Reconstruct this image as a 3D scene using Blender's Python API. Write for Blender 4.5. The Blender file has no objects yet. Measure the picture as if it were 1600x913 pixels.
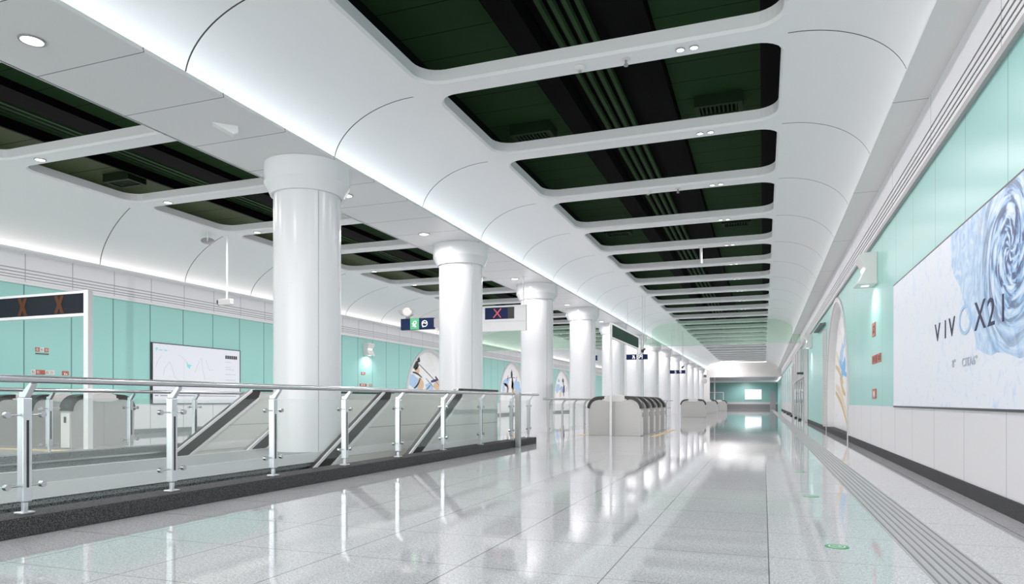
import bpy, bmesh, math, random
from mathutils import Vector, Matrix
random.seed(7)
C = bpy.context.scene.collection
PI = math.pi
ORD = ['first','second','third','fourth','fifth','sixth','seventh','eighth','ninth','tenth','eleventh','twelfth','thirteenth',
       'fourteenth','fifteenth','sixteenth','seventeenth','eighteenth','nineteenth','twentieth']
def nth(i):
    if i < 20: return ORD[i]
    i -= 20
    return ('twenty-' if i < 10 else 'thirty-') + ORD[i % 10]

# ------------------------------------------------------------------ materials
M = {}
def mat(name, col, rough=.5, metal=0., emit=0., ecol=None, spec=.5, seams=(), seamcol=(.02,.02,.02), noise=None, coat=0.):
    m = bpy.data.materials.new(name); m.use_nodes = True
    nt = m.node_tree; N = nt.nodes; Lk = nt.links
    b = N['Principled BSDF']
    b.inputs['Base Color'].default_value = (*col, 1); b.inputs['Roughness'].default_value = rough
    b.inputs['Metallic'].default_value = metal; b.inputs['Specular IOR Level'].default_value = spec
    b.inputs['Coat Weight'].default_value = coat; b.inputs['Coat Roughness'].default_value = .05
    if emit:
        b.inputs['Emission Color'].default_value = (*(ecol or col), 1); b.inputs['Emission Strength'].default_value = emit
    out = None
    if noise:
        geo = N.new('ShaderNodeNewGeometry')
        for (sc, det, lo, hi, c2, kind) in noise:
            t = N.new('ShaderNodeTexNoise' if kind == 'n' else 'ShaderNodeTexVoronoi')
            t.inputs['Scale'].default_value = sc
            if kind == 'n': t.inputs['Detail'].default_value = det
            Lk.new(geo.outputs['Position'], t.inputs['Vector'])
            r = N.new('ShaderNodeMapRange'); r.inputs['From Min'].default_value = lo; r.inputs['From Max'].default_value = hi
            Lk.new(t.outputs[0], r.inputs['Value'])
            mx = N.new('ShaderNodeMix'); mx.data_type = 'RGBA'
            Lk.new(r.outputs[0], mx.inputs['Factor'])
            if out: Lk.new(out, mx.inputs['A'])
            else: mx.inputs['A'].default_value = (*col, 1)
            mx.inputs['B'].default_value = (*c2, 1)
            out = mx.outputs['Result']
    if seams:
        geo = N.new('ShaderNodeNewGeometry'); sep = N.new('ShaderNodeSeparateXYZ'); Lk.new(geo.outputs['Position'], sep.inputs[0])
        acc = None
        for (ax, off, sp, w) in seams:
            a = N.new('ShaderNodeMath'); a.operation = 'SUBTRACT'; a.inputs[1].default_value = off - w/2
            src = sep.outputs['XYZ'.index(ax[0])]
            if len(ax) > 1:                       # slanting joints: Y + k*X
                sh = N.new('ShaderNodeMath'); sh.operation = 'MULTIPLY_ADD'; sh.inputs[1].default_value = ax[1]; Lk.new(sep.outputs[0], sh.inputs[0]); Lk.new(src, sh.inputs[2]); src = sh.outputs[0]
            Lk.new(src, a.inputs[0])
            d = N.new('ShaderNodeMath'); d.operation = 'FLOORED_MODULO'; d.inputs[1].default_value = sp; Lk.new(a.outputs[0], d.inputs[0])
            l = N.new('ShaderNodeMath'); l.operation = 'LESS_THAN'; l.inputs[1].default_value = w; Lk.new(d.outputs[0], l.inputs[0])
            if acc is None: acc = l.outputs[0]
            else:
                k = N.new('ShaderNodeMath'); k.operation = 'MAXIMUM'; Lk.new(acc, k.inputs[0]); Lk.new(l.outputs[0], k.inputs[1]); acc = k.outputs[0]
        mx = N.new('ShaderNodeMix'); mx.data_type = 'RGBA'; Lk.new(acc, mx.inputs['Factor'])
        if out: Lk.new(out, mx.inputs['A'])
        else: mx.inputs['A'].default_value = (*col, 1)
        mx.inputs['B'].default_value = (*seamcol, 1); out = mx.outputs['Result']
    if out: Lk.new(out, b.inputs['Base Color'])
    M[name] = m
    return m

def glass(name, tint, milky, mcol, refl=.12):
    m = bpy.data.materials.new(name); m.use_nodes = True
    nt = m.node_tree; N = nt.nodes; Lk = nt.links; N.clear()
    o = N.new('ShaderNodeOutputMaterial'); tr = N.new('ShaderNodeBsdfTransparent'); tr.inputs[0].default_value = (*tint, 1)
    di = N.new('ShaderNodeBsdfDiffuse'); di.inputs[0].default_value = (*mcol, 1)
    gl = N.new('ShaderNodeBsdfGlossy'); gl.inputs['Roughness'].default_value = .03
    a = N.new('ShaderNodeMixShader'); a.inputs[0].default_value = milky; Lk.new(tr.outputs[0], a.inputs[1]); Lk.new(di.outputs[0], a.inputs[2])
    lw = N.new('ShaderNodeLayerWeight'); lw.inputs[0].default_value = refl
    b = N.new('ShaderNodeMixShader'); ge = N.new('ShaderNodeNewGeometry'); iv = N.new('ShaderNodeMath'); iv.operation = 'SUBTRACT'; iv.inputs[0].default_value = 1.; Lk.new(ge.outputs['Backfacing'], iv.inputs[1]); mu = N.new('ShaderNodeMath'); mu.operation = 'MULTIPLY'; Lk.new(lw.outputs['Fresnel'], mu.inputs[0]); Lk.new(iv.outputs[0], mu.inputs[1]); Lk.new(mu.outputs[0], b.inputs[0]); Lk.new(a.outputs[0], b.inputs[1]); Lk.new(gl.outputs[0], b.inputs[2])
    Lk.new(b.outputs[0], o.inputs[0]); M[name] = m
    return m

WHITE = (.80,.80,.80)
mat('white_paint', WHITE, .45)
mat('cove_white', WHITE, .4, seams=[('Y', 9.6, 3.1, .022)], seamcol=(.03,.03,.03))
mat('rib_white', WHITE, .4)
mat('cove_left', WHITE, .4, seams=[(('Y', .56), 1.385, 3.1, .03)], seamcol=(.08,.08,.08))
mat('groove_pale', (.40,.40,.41), .6)
mat('soffit_white', (.78,.78,.78), .4, seams=[('Y', 5.75, 1.2, .012)], seamcol=(.1,.1,.1))
mat('soffit_right', (.78,.77,.76), .4, seams=[('Y', 10.06, 4.11, .014)], seamcol=(.1,.1,.1))
mat('fascia_right', (.80,.79,.80), .45, seams=[('Y', 7.22, 2.74, .012)], seamcol=(.15,.15,.15))
mat('fascia_left', (.85,.84,.85), .45, seams=[('Y', 12.54, 1.316, .022)], seamcol=(.42,.42,.42))
TEAL = (.335,.63,.575)
mat('teal_right', TEAL, .3, spec=.4, seams=[('Y', 7.22, 1.37, .014)], seamcol=(.12,.25,.24))
mat('teal_left', TEAL, .3, spec=.4, seams=[('Y', 12.54, 1.316, .034)], seamcol=(.12,.25,.24))
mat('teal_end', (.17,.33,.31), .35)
mat('wainscot_right', (.74,.73,.74), .35, seams=[('Y', 7.22, 1.37, .012)], seamcol=(.3,.3,.3))
mat('wainscot_left', (.78,.78,.78), .35, seams=[('Y', 12.54, 1.316, .03)], seamcol=(.45,.45,.45))
mat('groove', (.12,.12,.12), .7)
mat('trim_grey', (.42,.40,.40), .4)
mat('granite_dark', (.03,.03,.032), .7, spec=.2, noise=[(160, 2, .52, .62, (.16,.16,.16), 'n'), (70, 1, .6, .7, (.10,.10,.10), 'n')])
mat('granite_mid', (.16,.18,.18), .4, noise=[(110, 2, .5, .6, (.42,.45,.44), 'n'), (60, 1, .58, .66, (.03,.03,.03), 'n')])
mat('granite_brown', (.07,.06,.055), .45, noise=[(110, 2, .52, .62, (.17,.15,.14), 'n')])
mat('floor_tile', (.55,.55,.555), 0., spec=.24, coat=0.,
    noise=[(75, 3, .5, .62, (.74,.74,.75), 'n'), (42, 2, .56, .66, (.46,.46,.47), 'n'), (130, 1, .56, .66, (.34,.34,.35), 'n')],
    seams=[('X', .03, .885, .008), ('Y', 2.95, .885, .006)], seamcol=(.2,.2,.21))
def micro_bump(name, scale, strength):
    nt = M[name].node_tree; N = nt.nodes; geo = N.new('ShaderNodeNewGeometry'); t = N.new('ShaderNodeTexNoise'); t.inputs['Scale'].default_value = scale; t.inputs['Detail'].default_value = 3
    nt.links.new(geo.outputs['Position'], t.inputs['Vector']); b = N.new('ShaderNodeBump'); b.inputs['Strength'].default_value = strength; b.inputs['Distance'].default_value = .001
    nt.links.new(t.outputs[0], b.inputs['Height']); nt.links.new(b.outputs[0], N['Principled BSDF'].inputs['Normal'])
micro_bump('floor_tile', 45, .13)
mat('column_white', (.80,.80,.81), .22, spec=.5)
mat('steel', (.62,.63,.64), .22, metal=1.)
mat('steel_light', (.74,.77,.79), .3, metal=.85)
mat('steel_satin', (.50,.50,.49), .38, metal=.75)
mat('cabinet_steel', (.50,.49,.475), .42, metal=.35)
mat('dark_plastic', (.035,.032,.03), .4)
mat('black', (.004,.004,.004), .9, spec=.1)
mat('duct_black', (.0025,.0025,.0025), .8, spec=.05)
GREEN = (.016,.042,.015)
mat('green_panel', GREEN, .8, spec=.06, seams=[('Y', 14.0, .78, .02)], seamcol=(.004,.006,.004))
mat('green_strip', (.022,.056,.02), .7, spec=.12)
mat('grille_green', (.014,.030,.013), .7, spec=.1)
mat('olive_panel', (.065,.088,.042), .7, spec=.1, seams=[('Y', 14.0, 1.0, .03)], seamcol=(.006,.008,.006))
mat('green_sign', (.004,.03,.018), .6, spec=.1, seams=[('Y', 20.2, .34, .05)], seamcol=(.008,.055,.03))
mat('navy', (.006,.016,.065), .45, spec=.2, emit=.06, ecol=(.02,.05,.2))
mat('navy_dull', (.013,.014,.022), .5, spec=.25)
mat('orange_mark', (.085,.022,.003), .6)
mat('red_mark', (.62,.10,.09), .5, emit=.25)
mat('sign_green', (.10,.42,.20), .5, emit=.25)
mat('sign_white', (.85,.85,.85), .5, emit=.25)
mat('red_plate', (.46,.13,.095), .5)
mat('plate_white', (.78,.74,.72), .5)
mat('plate_dark', (.12,.08,.07), .5)
mat('sticker_green', (.02,.35,.12), .4)
mat('yellow_strip', (.75,.56,.25), .5)
mat('lamp', (1,1,1), .5, emit=2.2, ecol=(1,.99,.97))
mat('lamp_dim', (1,1,1), .5, emit=1.2)
mat('led', (1,1,1), .5, emit=4.4, ecol=(.86,.93,1))
mat('led_warm', (1,1,1), .5, emit=2.0, ecol=(1,.98,.94))
mat('led_soft', (1,1,1), .5, emit=2.0, ecol=(.97,.98,1))
mat('lamp_ring', (.35,.35,.36), .3, metal=.5)
mat('poster_paper', (.77,.79,.83), .35, emit=.03, ecol=(.85,.88,.95))
mat('poster_frame', (.05,.05,.055), .4)
mat('print_ink', (.015,.012,.06), .5)
mat('print_grey', (.45,.48,.55), .5)
mat('print_cyan', (.25,.75,.75), .5)
mat('print_dark', (.06,.06,.07), .5)
mat('ridge', (.22,.215,.215), .4)
mat('tan', (.72,.52,.34), .5); mat('ink_black', (.012,.01,.01), .5); mat('ink_navy', (.02,.025,.14), .5); mat('sky_blue', (.42,.60,.82), .5)
mat('cladding', (.66,.68,.64), .4, seams=[('Z', .55, 9., .015)], seamcol=(.35,.37,.35))
mat('curtain_trim', (.6,.65,.62), .4)
mat('grey_box', (.33,.32,.33), .5)
mat('end_white', (.72,.70,.68), .5)
mat('stair_tread', (.22,.22,.22), .6)
mat('shelf_grey', (.16,.16,.16), .5)
glass('rail_glass', (.975,.988,.983), .05, (.78,.84,.82), .08)
glass('curtain_glass', (.86,.955,.89), .09, (.74,.92,.80), .05)
glass('door_glass', (.80,.88,.88), .12, (.7,.75,.75), .2)

# printed art with its own drawn pattern
def art_mat(name, base, layers, rot=0):
    m = mat(name, base, .4, emit=.03, ecol=(.85,.88,.92))
    nt = m.node_tree; N = nt.nodes; Lk = nt.links; b = N['Principled BSDF']
    geo = N.new('ShaderNodeNewGeometry'); out = None
    for (sc, dist, lo, hi, colr, stretch) in layers:
        mp = N.new('ShaderNodeMapping'); mp.inputs['Scale'].default_value = stretch; Lk.new(geo.outputs['Position'], mp.inputs['Vector'])
        t = N.new('ShaderNodeTexNoise'); t.inputs['Scale'].default_value = sc; t.inputs['Detail'].default_value = 4; t.inputs['Distortion'].default_value = dist
        Lk.new(mp.outputs[0], t.inputs['Vector'])
        r = N.new('ShaderNodeMapRange'); r.inputs['From Min'].default_value = lo; r.inputs['From Max'].default_value = hi; Lk.new(t.outputs[0], r.inputs['Value'])
        mx = N.new('ShaderNodeMix'); mx.data_type = 'RGBA'; Lk.new(r.outputs[0], mx.inputs['Factor'])
        if out: Lk.new(out, mx.inputs['A'])
        else: mx.inputs['A'].default_value = (*base, 1)
        mx.inputs['B'].default_value = (*colr, 1); out = mx.outputs['Result']
    Lk.new(out, b.inputs['Base Color'])
    return m
art_mat('art_gold', (.82,.82,.82), [(1.2, 1.6, .60, .72, (.76,.70,.60), (1,.35,.8)), (2.2, 1, .60, .72, (.68,.71,.76), (1,.6,1))])
art_mat('art_paper', (.84,.84,.84), [(.8, .6, .55, .7, (.78,.76,.72), (1,1,1))])
art_mat('art_frost', (.76,.79,.85), [(6, .8, .55, .68, (.60,.72,.86), (1,1,1)), (14, .4, .62, .7, (.55,.68,.85), (1,1,1)), (.7, .5, .5, .75, (.77,.79,.83), (1,1,1))])

# swirling water print: rings round a centre on the poster
def swirl_mat(name, cy, cz):
    m = mat(name, (.35,.55,.80), .35, emit=.02, ecol=(.5,.65,.9))
    nt = m.node_tree; N = nt.nodes; Lk = nt.links; b = N['Principled BSDF']
    geo = N.new('ShaderNodeNewGeometry'); mp = N.new('ShaderNodeMapping'); mp.inputs['Location'].default_value = (-2.03, -cy, -cz)
    Lk.new(geo.outputs['Position'], mp.inputs['Vector'])
    sp = N.new('ShaderNodeSeparateXYZ'); Lk.new(mp.outputs[0], sp.inputs[0])
    at = N.new('ShaderNodeMath'); at.operation = 'ARCTAN2'; Lk.new(sp.outputs[2], at.inputs[0]); Lk.new(sp.outputs[1], at.inputs[1])
    l0 = N.new('ShaderNodeVectorMath'); l0.operation = 'LENGTH'; Lk.new(mp.outputs[0], l0.inputs[0])
    tw = N.new('ShaderNodeMath'); tw.operation = 'MULTIPLY_ADD'; tw.inputs[1].default_value = .10; Lk.new(at.outputs[0], tw.inputs[0]); Lk.new(l0.outputs['Value'], tw.inputs[2])
    sr = N.new('ShaderNodeMath'); sr.operation = 'MULTIPLY'; sr.inputs[1].default_value = 9.; Lk.new(tw.outputs[0], sr.inputs[0])
    cb = N.new('ShaderNodeCombineXYZ'); Lk.new(sr.outputs[0], cb.inputs[0]); Lk.new(at.outputs[0], cb.inputs[1])
    w = N.new('ShaderNodeTexNoise'); w.inputs['Scale'].default_value = 1.5; w.inputs['Detail'].default_value = 4; w.inputs['Distortion'].default_value = .6
    Lk.new(cb.outputs[0], w.inputs['Vector'])
    cr = N.new('ShaderNodeValToRGB'); e = cr.color_ramp.elements
    e[0].position = .425; e[0].color = (.012,.04,.16,1); e[1].position = .64; e[1].color = (.78,.86,.94,1)
    q = e.new(.485); q.color = (.16,.34,.60,1); q = e.new(.545); q.color = (.42,.62,.84,1)
    Lk.new(w.outputs[0], cr.inputs[0])
    ln = N.new('ShaderNodeVectorMath'); ln.operation = 'LENGTH'; Lk.new(mp.outputs[0], ln.inputs[0])
    r = N.new('ShaderNodeMapRange'); r.inputs['From Min'].default_value = .35; r.inputs['From Max'].default_value = 1.15; Lk.new(ln.outputs['Value'], r.inputs['Value'])
    n2 = N.new('ShaderNodeTexNoise'); n2.inputs['Scale'].default_value = 5; n2.inputs['Distortion'].default_value = 1.5; Lk.new(geo.outputs['Position'], n2.inputs['Vector'])
    c2 = N.new('ShaderNodeValToRGB'); e = c2.color_ramp.elements; e[0].position = .3; e[0].color = (.30,.50,.76,1); e[1].position = .7; e[1].color = (.66,.79,.91,1)
    Lk.new(n2.outputs[0], c2.inputs[0])
    mx = N.new('ShaderNodeMix'); mx.data_type = 'RGBA'; Lk.new(r.outputs[0], mx.inputs['Factor']); Lk.new(cr.outputs[0], mx.inputs['A']); Lk.new(c2.outputs[0], mx.inputs['B'])
    Lk.new(mx.outputs['Result'], b.inputs['Base Color'])
swirl_mat('art_swirl', 7.05, 2.32)

# ------------------------------------------------------------------ mesh builder
class MB:
    def __init__(s): s.v = []; s.f = []
    def poly(s, pts):
        n = len(s.v); s.v += [tuple(p) for p in pts]; s.f.append(tuple(range(n, n+len(pts))))
    def box(s, x0,x1,y0,y1,z0,z1):
        n = len(s.v)
        s.v += [(x0,y0,z0),(x1,y0,z0),(x1,y1,z0),(x0,y1,z0),(x0,y0,z1),(x1,y0,z1),(x1,y1,z1),(x0,y1,z1)]
        for q in ((3,2,1,0),(4,5,6,7),(0,1,5,4),(1,2,6,5),(2,3,7,6),(3,0,4,7)): s.f.append(tuple(n+i for i in q))
        return s
    def prism(s, prof, ax, a0, a1):
        """prof: 2-D outline; ax 'x' -> (y,z), 'y' -> (x,z), 'z' -> (x,y); extruded from a0 to a1"""
        def P(p, a): return {'x': (a,p[0],p[1]), 'y': (p[0],a,p[1]), 'z': (p[0],p[1],a)}[ax]
        n = len(s.v); k = len(prof)
        s.v += [P(p,a0) for p in prof] + [P(p,a1) for p in prof]
        s.f.append(tuple(n+i for i in range(k))[::-1]); s.f.append(tuple(n+k+i for i in range(k)))
        for i in range(k):
            j = (i+1) % k; s.f.append((n+i, n+j, n+k+j, n+k+i))
        return s
    def tube(s, path, r, n=12, cap=True):
        path = [Vector(p) for p in path]; rs = r if isinstance(r, (list,tuple)) else [r]*len(path)
        rings = []; up = None
        for i, p in enumerate(path):
            d = (path[min(i+1,len(path)-1)] - path[max(i-1,0)]).normalized()
            if up is None: up = Vector((0,0,1)) if abs(d.z) < .9 else Vector((1,0,0))
            a = d.cross(up)
            if a.length < 1e-4: a = d.cross(Vector((0,1,0)))
            a.normalize(); b = a.cross(d).normalized(); up = b
            base = len(s.v); rings.append(base)
            for k in range(n):
                t = 2*PI*k/n; s.v.append(tuple(p + (a*math.cos(t) + b*math.sin(t))*rs[i]))
        for q in range(len(rings)-1):
            for k in range(n):
                j = (k+1) % n; s.f.append((rings[q]+k, rings[q]+j, rings[q+1]+j, rings[q+1]+k))
        if cap:
            s.f.append(tuple(rings[0]+k for k in range(n))[::-1]); s.f.append(tuple(rings[-1]+k for k in range(n)))
        return s
    def lathe(s, prof, cx=0, cy=0, cz=0, n=32):
        rings = []
        for (r, z) in prof:
            base = len(s.v); rings.append(base)
            for k in range(n):
                t = 2*PI*k/n; s.v.append((cx+r*math.cos(t), cy+r*math.sin(t), cz+z))
        for q in range(len(rings)-1):
            for k in range(n):
                j = (k+1) % n; s.f.append((rings[q]+k, rings[q]+j, rings[q+1]+j, rings[q+1]+k))
        s.f.append(tuple(rings[0]+k for k in range(n))[::-1]); s.f.append(tuple(rings[-1]+k for k in range(n)))
        return s
    def ball(s, c, r, n=10):
        return s.lathe([(max(1e-4, r*math.sin(PI*i/n)), -r*math.cos(PI*i/n)) for i in range(n+1)], c[0], c[1], c[2], n*2)
def obj(name, mb, m, parent=None, smooth=False, bevel=0., loc=None):
    me = bpy.data.meshes.new(name); me.from_pydata(mb.v, [], mb.f); me.update()
    bm = bmesh.new(); bm.from_mesh(me); bmesh.ops.recalc_face_normals(bm, faces=bm.faces); bm.to_mesh(me); bm.free()
    for k in (m if isinstance(m, (list,tuple)) else [m]): me.materials.append(M[k])
    if smooth:
        for p in me.polygons: p.use_smooth = True
        try: me.set_sharp_from_angle(angle=math.radians(28))
        except Exception: pass
    o = bpy.data.objects.new(name, me); C.objects.link(o)
    if bevel:
        b = o.modifiers.new('edge', 'BEVEL'); b.width = bevel; b.segments = 2; b.limit_method = 'ANGLE'; b.angle_limit = math.radians(40)
    if parent is not None: o.parent = parent
    if loc: o.location = loc
    return o
def thing(name, label, cat, loc=(0,0,0), rz=0, group=None):
    o = bpy.data.objects.new(name, None); C.objects.link(o); o.location = loc; o.rotation_euler = (0,0,rz); o.empty_display_size = .2
    return tag(o, label, cat, group)
def tag(o, label, cat, group=None):
    o['label'] = label; o['category'] = cat; o['kind'] = 'thing'
    if group: o['group'] = group
    return o
def struct(name, mb, m, parent=None, **k):
    o = obj(name, mb, m, parent, **k); o['kind'] = 'structure'; return o
def copy_tree(src, loc, label, rz=None, group=None):
    def rec(a, par):
        c = a.copy(); C.objects.link(c)
        if par is not None: c.parent = par
        for ch in list(a.children): rec(ch, c)
        return c
    r = rec(src, None); r.location = loc; r['label'] = label
    if rz is not None: r.rotation_euler = (0,0,rz)
    if group: r['group'] = group
    return r
def lamp_light(loc, power, r=0., kind='SPOT', ang=178, col=(1,.952,.982), rot=(0,0,0), name='lamp_light'):
    l = bpy.data.lights.new(name, kind); l.energy = power; l.color = col
    if kind == 'SPOT': l.spot_size = math.radians(ang); l.spot_blend = .7; l.shadow_soft_size = r
    elif kind == 'POINT': l.shadow_soft_size = r
    o = bpy.data.objects.new(name, l); C.objects.link(o); o.location = loc; o.rotation_euler = rot
    return o
def arcpts(cx, cz, rx, rz, a0, a1, n):
    return [(cx + rx*math.cos(math.radians(a0+(a1-a0)*i/n)), cz + rz*math.sin(math.radians(a0+(a1-a0)*i/n))) for i in range(n+1)]

# ------------------------------------------------------------------ measures
XR, XL = 2.03, -18.2            # wall faces
Y0, YE = -9., 88.               # hall ends
ZS, ZC, ZD = 4.87, 5.78, 7.0    # soffit, ceiling, deck over the openings
XC, CR = -7.10, .54            # column row
RY = [9.55 + 3.1*k for k in range(-6, 26)]      # ribs
VX0, VX1 = -9.9, -5.45          # stair opening
VY0, VY1 = -5., 12.9

# ------------------------------------------------------------------ the setting
f = MB()
f.box(VX1, XR, Y0, YE+26, -.35, 0); f.box(XL, VX0, Y0, YE+26, -.35, 0); f.box(VX0, VX1, VY1, YE+26, -.35, 0); f.box(VX0, VX1, Y0, VY0, -.35, 0)
struct('floor', f, 'floor_tile')
f = MB()
f.box(VX0, VX1, VY0, VY1, -3.5, -3.4); f.box(VX1, VX1+.1, VY0, VY1, -3.4, -.36); f.box(VX0, VX1, VY0-.1, VY0, -3.4, -.36); f.box(VX0, VX1, VY1, VY1+.1, -3.4, -.36)
struct('floor_lower', f, 'white_paint')
f = MB(); f.box(VX0-.12, VX0, VY0, VY1, -3.4, -.36); struct('wall_stairwell', f, 'granite_mid')

# ceiling plates with rounded openings
def plate(mb, ox0, ox1, oy0, oy1, x0, x1, y0, y1, z, r, h=.2, ch=.035, n=7):
    def loop(e):
        q = []
        for (cx, cy, a) in ((ox1-r, oy1-r, 0), (ox0+r, oy1-r, 90), (ox0+r, oy0+r, 180), (ox1-r, oy0+r, 270)):
            for i in range(n+1):
                t = math.radians(a + 90*i/n); q.append((cx + (r+e)*math.cos(t), cy + (r+e)*math.sin(t)))
        return q
    L0, L1 = loop(ch), loop(0)
    k = n+1
    cor = [(x1,y1), (x0,y1), (x0,y0), (x1,y0)]
    pr = [lambda p: (x1, p[1]), lambda p: (p[0], y1), lambda p: (x0, p[1]), lambda p: (p[0], y0)]
    for c in range(4):
        arc = L0[c*k:(c+1)*k]; a, b = pr[c](arc[0]), pr[(c+1) % 4](arc[-1])
        mb.poly([(*p, z) for p in [a, cor[c], b] + arc[::-1]])
        nx = L0[((c+1) % 4)*k]; e = pr[(c+1) % 4](nx)
        mb.poly([(*p, z) for p in [b, e, nx, arc[-1]]])
    m = len(L0)
    for i in range(m):
        j = (i+1) % m
        mb.poly([(*L0[i], z), (*L0[j], z), (*L1[j], z+ch), (*L1[i], z+ch)])
        mb.poly([(*L1[i], z+ch), (*L1[j], z+ch), (*L1[j], z+h), (*L1[i], z+h)])
OX0, OX1 = -4.84, .23
CT0, CT1 = -5.16, .30
RW = .215
c = MB()
for a, b in zip(RY, RY[1:]): plate(c, OX0, OX1, a+RW, b-RW, CT0, CT1, a, b, ZC, .36)
struct('ceiling', c, 'rib_white', smooth=True)
SH = -9.46
c = MB()
for a, b in zip(RY, RY[1:]): plate(c, OX0+SH, OX1+SH, a+RW, b-RW, -14.67, -8.10, a, b, ZC, .36)
c.box(-8.16, -8.12, RY[0], YE, ZS, ZC)
struct('ceiling_side', c, 'rib_white', smooth=True)

# coves: curved ceilings between flat ceiling and the soffits
def cove(name, pts, m):
    mb = MB(); n = len(pts)
    for (x, z) in pts:
        mb.v.append((x, Y0, z)); mb.v.append((x, YE, z))
    for i in range(n-1): mb.f.append((2*i, 2*i+1, 2*i+3, 2*i+2))
    return struct(name, mb, m, smooth=True)
cove('ceiling_cove', arcpts(CT0, 4.90, 1.46, ZC-4.90, 90, 180, 24), 'cove_white')
cove('ceiling_cove', arcpts(CT1, 4.90, 1.38, ZC-4.90, 90, 0, 24), 'cove_white')
cove('ceiling_cove', arcpts(-14.67, 4.90, 3.28, ZC-4.90, 90, 180, 28), 'cove_left')
# soffits with an upstand lip that hides the light strip
def soffit(name, x0, x1, m, lips):
    mb = MB(); mb.box(x0, x1, Y0, YE, ZS, ZS+.02)
    for x in lips: mb.box(x-.006, x+.006, Y0, YE, ZS+.02, ZS+.055)
    return struct(name, mb, m)
soffit('ceiling_soffit', -8.14, -6.44, 'soffit_white', [-6.454])
soffit('ceiling_soffit', 1.57, XR, 'soffit_right', [1.584])
soffit('ceiling_soffit', XL, -17.8, 'white_paint', [-17.814])
mb = MB(); mb.box(-6.58, -6.47, Y0, YE, ZS+.021, ZS+.035); o = obj('cove_light_strip', mb, 'led'); tag(o, 'bright cool white light strip along the soffit edge above the columns', 'strip light')
mb = MB(); mb.box(1.60, 1.66, Y0, YE, ZS+.021, ZS+.035); o = obj('cove_light_strip', mb, 'led_soft'); tag(o, 'cove light strip above the right teal wall', 'strip light')
mb = MB(); mb.box(-17.94, -17.83, Y0, YE, ZS+.021, ZS+.035); o = obj('cove_light_strip', mb, 'led_warm'); tag(o, 'warm cove light strip along the far teal wall top', 'strip light')

# walls with arched niches
def arch_outline(cy, hw, z0, zt, n=28):
    zs = zt - hw*.93
    return [(cy+hw, z0)] + arcpts(cy, zs, hw, zt-zs, 0, 180, n) + [(cy-hw, z0)]
R_ARCH = [(22.45, 3.05)]
L_ARCH = [(36.0, 2.75), (50.05, 2.75), (64.0, 2.75)]
ZT, ZW = 4.07, .92
def teal_wall(name, x, arches, y0, y1, m, ztop=3.93):
    mb = MB(); y = y0
    for cy, hw in arches:
        mb.poly([(x,y,0),(x,cy-hw,0),(x,cy-hw,ZT),(x,y,ZT)])
        ol = arch_outline(cy, hw, 0, ztop)[1:-1]       # right to left over the top
        for a, b in zip(ol, ol[1:]): mb.poly([(x,a[0],a[1]),(x,b[0],b[1]),(x,b[0],ZT),(x,a[0],ZT)])
        y = cy+hw
    mb.poly([(x,y,0),(x,y1,0),(x,y1,ZT),(x,y,ZT)])
    return struct(name, mb, m)
teal_wall('wall_right', XR, R_ARCH, Y0, YE+24, 'teal_right')
teal_wall('wall_left', XL, L_ARCH, Y0, YE, 'teal_left')
def upper(name, x, sgn, mf):
    mb = MB(); a, b = sorted((x, x+sgn*.05)); mb.box(a, b, Y0, YE, 4.47, ZS); struct(name, mb, mf)                       # smooth fascia
    mb = MB(); a, b = sorted((x, x+sgn*.040)); mb.box(a, b, Y0, YE, 4.142, 4.47); struct(name, mb, 'groove' if sgn < 0 else 'groove_pale')
    mb = MB()
    for z0, z1 in ((4.383,4.44),(4.30,4.352),(4.23,4.27),(4.148,4.20)):
        a, b = sorted((x, x+sgn*.05)); mb.box(a, b, Y0, YE, z0, z1)
    struct(name, mb, mf)
    mb = MB(); a, b = sorted((x, x+sgn*.055)); mb.box(a, b, Y0, YE, ZT, 4.143); struct(name, mb, 'trim_grey' if sgn < 0 else 'white_paint')
upper('trim_1', XR, -1, 'fascia_right'); upper('trim_2', XL, 1, 'fascia_left')
mb = MB()
for a, b in ((Y0, 19.28), (54, YE)): mb.box(XR-.012, XR, a, b, .15, ZW)
struct('trim_3', mb, 'wainscot_right')
mb = MB(); yy = Y0
for cy, hw in L_ARCH: mb.box(XL, XL+.012, yy, cy-hw-.15, .15, ZW); yy = cy+hw+.15
mb.box(XL, XL+.012, yy, YE, .15, ZW)
struct('trim_4', mb, 'wainscot_left')
mb = MB(); mb.box(XR-.03, XR+.0, Y0, 36.2, 0, .15); mb.box(XR-.03, XR, 54, YE, 0, .15); struct('baseboard_right', mb, 'granite_dark')
mb = MB(); mb.box(XL, XL+.03, Y0, YE, 0, .15); struct('baseboard_left', mb, 'granite_mid')
# end of the hall: beam, piers, back passage
prof = [(-6.62, 4.0), (-6.62, 4.9)] + arcpts(CT0, 4.90, 1.46, ZC-4.90, 180, 90, 12)[1:] + arcpts(CT1, 4.90, 1.38, ZC-4.90, 90, 0, 12) + [(XR, 4.9), (XR, 4.0)]
mb = MB(); mb.prism(prof, 'y', YE-.05, YE+.6); mb.box(-7.4, -6.25, YE-.05, YE+.6, 0, 4.0); mb.box(XL, -7.4, YE-.05, YE+.6, 0, ZC)
struct('wall_back', mb, 'end_white')
mb = MB(); mb.box(-12, XR+.1, YE+.6, YE+25, 4.3, 4.4); struct('ceiling_passage', mb, 'grey_box')
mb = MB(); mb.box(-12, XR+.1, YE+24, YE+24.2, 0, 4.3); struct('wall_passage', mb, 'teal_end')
mb = MB(); mb.box(-12, XR, YE+23.93, YE+24, .0, .62); struct('trim_5', mb, 'shelf_grey')
mb = MB(); mb.box(-12, XR, YE+23.9, YE+24, .62, .95); struct('trim_5', mb, 'trim_grey')
mb = MB(); mb.box(-12, XR, YE+23.85, YE+24, 3.98, 4.3); struct('trim_5', mb, 'white_paint')
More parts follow.
